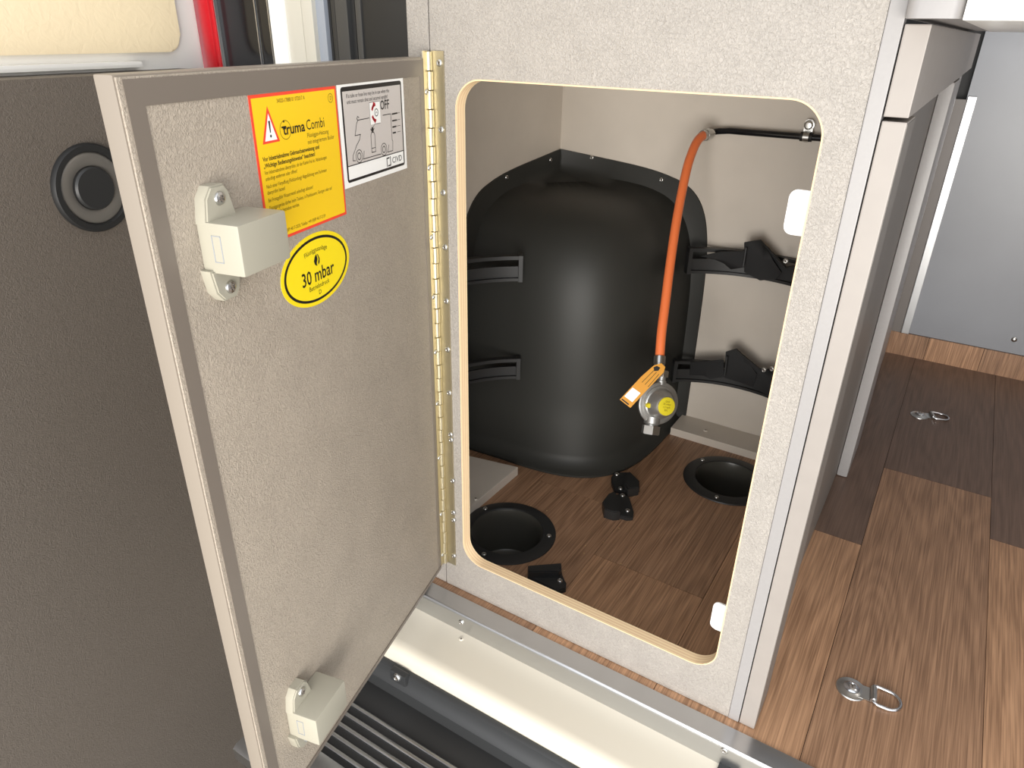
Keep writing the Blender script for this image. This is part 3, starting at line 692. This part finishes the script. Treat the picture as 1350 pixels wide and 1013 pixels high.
pr = Print(0, 0, ['print_lemon', 'print_brown']); pr.bm.free(); pr.bm = bm; pr.T = Mr @ Matrix.Translation((0, 0, .0246)) @ Matrix.Rotation(-math.pi / 2, 4, 'Z')
for i, (tx, yy) in enumerate((('GAS', .006), ('30 mbar', .0020), ('1,5 kg/h', -.0025), ('EN', -.0072))): pr.text(tx, 0, yy, .0040, 'print_brown', 2, 'CENTER')
fin(bm, 'type_disc', ['disc_yellow', 'print_brown'], reg, 'yellow printed disc', smooth=40)
bm = NB(); lathe(bm, [(0, 0), (.0042, 0), (.0042, .004), (.003, .006), (0, .0064)], frame_from(ax, Mr @ Vector((-.004, .0205, .006))), 16); fin(bm, 'test_plug', 'disc_yellow', reg, 'small yellow plug', smooth=40)
# neck, union nut above, hex nut below
def hexnut(M, r, h, name, mt, parent):
    bm = NB(); prism(bm, [(r * math.cos(math.pi / 3 * i), r * math.sin(math.pi / 3 * i)) for i in range(6)], M, h, 0, .0010); fin(bm, name, mt, parent)
top = Mr @ Vector((.028, 0, -.004)); Mu = frame_from(up, top)
bm = NB(); lathe(bm, [(0, 0), (.0075, 0), (.0075, .006), (.0060, .007), (.0060, .016), (0, .016)], Mu, 20); fin(bm, 'neck', 'cast_zinc', reg, smooth=40)
hexnut(Mu @ Matrix.Translation((0, 0, .012)), .0095, .010, 'union_nut', 'zinc', reg)
Md = frame_from(-up, Mr @ Vector((-.022, .004, -.002)))
bm = NB(); lathe(bm, [(0, 0), (.012, 0), (.012, .010), (.0095, .0115), (.0095, .016), (0, .016)], Md, 24); fin(bm, 'inlet', 'cast_zinc', reg, smooth=40)
hexnut(Md @ Matrix.Translation((0, 0, .0135)), .0140, .013, 'inlet_nut', 'zinc', reg)
# orange hang tag (its code square is left plain)
tp = [(862, 482), (872, 479), (877, 484), (875, 491), (831, 538), (817, 527), (846, 496)]
o3 = PD(864, 487, 1.055)
def ontag(x, y, lift=0):
    n = (-fz + rx * -.15 + dy * -.2).normalized(); r = ray(x, y); t_ = (o3 + n * lift - CAM).dot(n) / r.dot(n); return CAM + r * t_
bm = NB(); A = [bm.verts.new(ontag(x, y)) for x, y in tp]; B = [bm.verts.new(ontag(x, y, -.0006)) for x, y in tp]
bm.faces.new(A); bm.faces.new(B[::-1])
for i in range(len(A)): j = (i + 1) % len(A); bm.faces.new((A[i], B[i], B[j], A[j]))
def quad(pts, mi, l=.0002): bm.faces.new([bm.verts.new(ontag(x, y, l)) for x, y in pts]).material_index = mi
quad([(834, 511), (844.5, 518.5), (833.5, 530.5), (823.0, 522.5)], 1)
quad([(819.0, 526.8), (820.2, 525.6), (829.5, 533.0), (828.3, 534.3)], 2)
for k in range(3):
    a0, b0 = (846 + k * 4, 504 + k * 3.0), (862 + k * 3.2, 488 + k * 2.6); quad([a0, b0, (b0[0] + .6, b0[1] + .6), (a0[0] + .6, a0[1] + .6)], 3)
quad([(861.5, 484.5), (866, 482.5), (870.5, 485.0), (868.0, 489.0), (862.5, 489.5)], 2)
bmesh.ops.recalc_face_normals(bm, faces=bm.faces)
tag(fin(bm, 'hang_tag', ['tag_orange', 'print_white', 'print_black', 'print_brown']), 'orange strip tag hanging on the nut above the regulator', 'tag')

# ================================================================== KITCHEN UNIT right of the locker
kit = thing('kitchen_unit', 'light grey kitchen unit with flush fronts seen edge-on right of the locker', 'cabinet', (-.055, .6, 0))
bm = NB(); box(bm, (-.0635, .0, .6650), (-.0465, 1.19, .7265), bev=.0010); fin(bm, 'upper_fascia', 'front_laminate', kit)
bm = NB(); box(bm, (-.0635, .0, .001), (-.0465, .060, .6620), bev=.0010); fin(bm, 'front_post', 'front_laminate', kit)
bm = NB(); box(bm, (-.0655, .0605, .001), (-.0636, .2498, .6645)); fin(bm, 'recessed_panel', 'front_laminate', kit)
bm = NB(); box(bm, (-.0655, .2515, .001), (-.0640, .614, .6645)); box(bm, (-.0655, .614, .6635), (-.0640, 1.19, .6645)); fin(bm, 'inner_panel', 'inner_grey', kit, 'darker grey panel')
bm = NB(); box(bm, (-.0466, .0015, .0015), (-.0461, .0598, .6605)); fin(bm, 'edge_strip', 'inner_grey', kit, 'darker grey edge strip')
bm = NB(); box(bm, (-.0635, .2500, .001), (-.0632, .2515, .66)); fin(bm, 'panel_joint', 'warm_grey', kit)
bm = NB(); box(bm, (-.0635, .615, .001), (-.0455, .755, .6632), bev=.004); fin(bm, 'middle_post', 'panel_smooth', kit, smooth=40)
bm = NB(); box(bm, (-.0655, .756, .001), (-.0620, 1.19, .66)); fin(bm, 'rear_panel', 'rear_post_grey', kit)
bm = NB(); box(bm, (-.0700, 1.195, .001), (-.0600, 1.235, .655), bev=.002); fin(bm, 'rear_post', 'panel_smooth', kit, smooth=40)
wt = thing('worktop', 'pale grey and white worktop edge at the top right corner', 'worktop', (.1, .3, .7285))
bm = NB(); prism(bm, rrect(-.0625, -.028, -.028, .9, .008, 6), Matrix.Translation((0, 0, .7295)), .045, 0, .002); fin(bm, 'end_cap', 'panel_smooth', wt, smooth=40)
bm = NB(); box(bm, (-.0278, -.030, .7285), (.42, .90, .7745), bev=.001); fin(bm, 'slab', 'white_paint', wt, 'white slab')

# lashing eyes on the floor
def lash(cpx, tip, label):
    a, b = PZ(*cpx), PZ(*tip); t = thing('lashing_eye', label, 'ring', tuple(a), 'lashing eyes on the floor')
    M = Matrix.Translation(a) @ Matrix.Rotation(math.atan2(b.y - a.y, b.x - a.x), 4, 'Z'); Lg = (b - a).length
    bm = NB(); lathe(bm, [(0, .0040), (.008, .0040), (.0105, .0034), (.013, .0020), (.0170, .0016), (.0178, .0006), (.0178, 0)], M, 32)
    box(bm, (.008, -.0105, .0008), (.023, .0105, .0022), 0, M); tube(bm, [M @ Vector((.0245, -.0108, .0042)), M @ Vector((.0245, .0108, .0042))], .0038, 14); fin(bm, 'base_plate', 'zinc', t, smooth=40)
    bm = NB(); lathe(bm, [(0, .0058), (.0035, .0058), (.004, .0066), (.0072, .0060), (.0092, .0042)], M, 20)
    for q in (.3, .3 + math.pi / 2): box(bm, (-.0035, -.0007, .0058), (.0035, .0007, .0068), 1, M @ Matrix.Rotation(q, 4, 'Z'))
    fin(bm, 'bolt', ['alu_bright', 'warm_grey'], t, smooth=40)
    bm = NB(); w_ = .0145; x1 = Lg - w_
    loop = [Vector((.0245, -w_ + .001, .0042)), Vector((.0245, w_ - .001, .0042)), Vector((.029, w_, .0036)), Vector((x1, w_, .0024))]
    loop += [Vector((x1 + w_ * math.sin(q), w_ * math.cos(q), .0022)) for q in [math.pi * i / 12 for i in range(1, 12)]]
    loop += [Vector((x1, -w_, .0024)), Vector((.029, -w_, .0036))]
    tube(bm, [M @ v for v in loop], .0021, 10, closed=True); fin(bm, 'ring', 'alu_bright', t, smooth=60)
lash((1122, 909), (1187, 931), 'steel lashing eye with flat ring on the front part of the floor')
lash((1212, 548), (1250, 552), 'steel lashing eye with flat ring on the far dark floor plank')

# ================================================================== ENTRANCE SILL AND STEP
sill = thing('door_sill', 'aluminium sill profile with rounded lip along the floor edge', 'sill', (-.2, -.03, 0))
def solidprof(prof, x0, x1, name, m, parent=None, label=None, smooth=40):
    bm = NB(); n = len(prof)
    A = [bm.verts.new((x0, y, z)) for y, z in prof]; B = [bm.verts.new((x1, y, z)) for y, z in prof]
    for i in range(n): j = (i + 1) % n; bm.faces.new((A[i], A[j], B[j], B[i]))
    bm.faces.new(A); bm.faces.new(B[::-1]); bmesh.ops.recalc_face_normals(bm, faces=bm.faces)
    return fin(bm, name, m, parent, label, smooth=smooth)
XS0, XS1 = -.70, .60
XT = -.60
solidprof([(-.0125, .0005), (-.0125, .0018), (-.0350, .0018), (-.0372, .0034), (-.0392, .0034), (-.0408, .0018), (-.0412, -.002), (-.0400, -.030), (-.0385, -.030), (-.0385, .0002)], XS0, XS1, 'profile', 'alu', sill)
for x, y in ((608, 821), (955, 990)): screw(frame_from((0, -1, 0), PY(x, y, -.0412)), sill, .0042)
tray = solidprof([(-.0385, -.0300), (-.096, -.0300), (-.104, -.0310), (-.110, -.0345), (-.1135, -.041), (-.1145, -.050), (-.1145, -.120), (-.105, -.120), (-.100, -.05), (-.0385, -.05)], XS0, XS1, 'step_tray', 'cream_plastic')
tag(tray, 'cream moulded step surface in front of the aluminium sill', 'step')
screw(frame_from((0, 0, 1), PZ(608, 843, -.0302)), tray, .0035, 'cream_plastic')
p = PZ(960, 1012, -.03); bm = NB(); box(bm, (p.x - .010, p.y - .012, -.0305), (p.x + .012, p.y + .006, -.027), bev=.001); tag(fin(bm, 'hinge_cover', 'black_plastic'), 'small black square cover at the edge of the cream step', 'cover')
step = thing('entrance_step', 'dark retractable entrance step with ribbed metal tread below the cream step', 'step', (-.3, -.2, -.1))
solidprof([(-.1155, -.055), (-.119, -.055), (-.123, -.058), (-.126, -.072), (-.132, -.078), (-.132, -.105), (-.1155, -.105)], XT , XS1, 'frame', 'grey_gloss', step)
solidprof([(-.132, -.098), (-.155, -.099), (-.163, -.101), (-.300, -.101), (-.300, -.112), (-.132, -.112)], XT , XS1, 'tread_plate', 'black_plastic', step)
for k in range(5):
    y = -.169 - .0155 * k
    solidprof([(y, -.101), (y, -.0985), (y - .0012, -.0978), (y - .0040, -.0978), (y - .0050, -.0985), (y - .0050, -.101)], XT , XS1, 'tread_rib', 'alu', step)
solidprof([(-.246, -.101), (-.246, -.0955), (-.250, -.0945), (-.296, -.0945), (-.302, -.099), (-.302, -.118), (-.246, -.118)], XT , XS1, 'edge_profile', 'alu', step)
p = PY(525, 892, -.129); screw(frame_from((0, -1, .12), p + Vector((0, -.0025, 0))), step, .0062)
bm = NB(); box(bm, (p.x - .013, -.1305, p.z - .012), (p.x + .013, -.121, p.z + .006), bev=.0015); fin(bm, 'screw_boss', 'grey_gloss', step)

# ================================================================== LEFT: ENTRANCE DOOR AND BODY POST
# open entrance door: local axes, x along door away from its hinge, z out of the inner side
Q0 = Vector((-.842, -.004, 0)); EN = Vector((.991, .133, 0)); EU = Vector((.133, -.991, 0))
ME = Matrix(((-EU.x, 0, EN.x, Q0.x), (-EU.y, 0, EN.y, Q0.y), (0, 1, 0, 0), (0, 0, 0, 1)))
ent = thing('entrance_door', 'white entrance door standing open at left with cream upper lining and black lower bin', 'door', (-.84, -.3, 0))
bm = NB(); box(bm, (-.68, -.59, -.035), (-.001, 1.25, 0), 0, ME, .006); fin(bm, 'door_leaf', 'white_paint', ent, smooth=40)
def EP(x, y, off):
    r = ray(x, y); o_ = Q0 + EN * off; return CAM + r * ((o_ - CAM).dot(EN) / r.dot(EN))
def eu(p): return -(p - Q0).dot(EU)
cr_ = EP(235, 30, .006); zb = EP(200, 69, .006).z
bm = NB(); prism(bm, rrect(-.62, zb, eu(cr_), 1.15, .018, 8), ME, .006, 0, .0018); fin(bm, 'upper_lining', 'cream_vinyl', ent, 'cream padded lining', smooth=40)
zt = EP(100, 101, .05).z
bm = NB(); prism(bm, rrect(-.66, -.56, -.030, zt, .012, 6), ME, .050, 0, .004); binm = fin(bm, 'storage_bin', 'bin_plastic', ent, 'black grained plastic bin', smooth=40)
bm = NB(); box(bm, (-.66, zt + .003, 0), (eu(EP(190, 90, .012)), zt + .010, .012), 0, ME, .003); fin(bm, 'lining_ridge', 'white_paint', ent, smooth=40)
lc = EP(122, 248, .05); cu_, cz = eu(lc), lc.z; ML = ME @ Matrix.Translation((cu_, cz, .050)); 
rr = abs(EP(122, 187, .05).z - EP(122, 308, .05).z) / 2
bm = NB(); lathe(bm, [(rr, -.001), (rr, .003), (rr * .96, .0055), (rr * .84, .0055), (rr * .80, .002), (rr * .80, 0)], ML, 48); lat = fin(bm, 'latch_rim', 'black_rubber', binm, smooth=40)
bm = NB(); lathe(bm, [(rr * .80, .002), (rr * .76, .0035), (rr * .54, -.004 + .006), (rr * .50, .0012), (rr * .50, 0)], ML, 48); fin(bm, 'latch_ring', 'latch_metal', binm, smooth=60)
bm = NB(); lathe(bm, [(rr * .49, 0), (rr * .49, .004), (rr * .45, .006), (0, .0065)], ML, 40); fin(bm, 'latch_button', 'black_plastic', binm, smooth=40)
# door frame of the body between entrance door and locker: upright strips
ZT = 1.25
def strip(pxl, pxr, Y, name, m, label=None, parent=None, depth=.02, bev=.0015):
    x0, x1 = PY(pxl, 20, Y).x, PY(pxr, 20, Y).x
    bm = NB(); box(bm, (x0, Y, -.45), (x1, Y + depth, ZT), bev=bev); return fin(bm, name, m, parent, label, smooth=40)
post = thing('door_post', 'upright body post with red, black, white and grey strips between entrance door and locker', 'post', (-.68, .02, 0))
strip(252, 276, .006, 'red_trim', 'red_plastic', 'glossy red strip', post); strip(276.6, 282, .009, 'inner_red_trim', 'red_plastic', 'glossy red strip', post); strip(275.5, 277.5, .012, 'groove', 'black_rubber', None, post)
strip(281, 285, .011, 'rubber_lip', 'black_rubber', None, post, bev=.001)
strip(284, 341, .014, 'dark_pane', 'dark_gloss', 'glossy near-black pane', post); strip(341, 356, .011, 'dark_frame', 'dark_gloss', None, post)
strip(336, 337.2, .0125, 'bright_line', 'alu', None, post, bev=0); strip(353, 354, .0100, 'bright_line', 'alu', None, post, bev=0); strip(283.5, 284.5, .0100, 'bright_line', 'alu', None, post, bev=0)
strip(355, 363, .006, 'white_jamb', 'white_paint', 'white painted strip', post); strip(363, 374, .0065, 'white_jamb', 'white_paint', 'white painted strip', post)
strip(374, 398, .010, 'cream_jamb', 'jamb_cream', 'cream strip', post); strip(398, 412, .008, 'cream_jamb', 'jamb_cream', 'cream strip', post)
strip(412, 428, .014, 'blue_grey_seal', 'seal_pale', 'pale grey strip', post); strip(428, 436, .020, 'dark_seal', 'black_rubber', None, post); strip(436, 442, .016, 'seal_bead', 'black_plastic', None, post, bev=.003)
strip(442, 458, .014, 'grey_strip', 'strip_dark', None, post); strip(458, 468, .020, 'dark_seal', 'black_rubber', None, post); strip(468, 476, .016, 'grey_strip', 'strip_dark', None, post, bev=.003); strip(476, 538, .018, 'dark_seal', 'black_rubber', None, post)
bm = NB(); box(bm, (-.87, .0405, -.45), (-.520, .052, ZT)); fin(bm, 'post_backing', 'black_rubber', post)
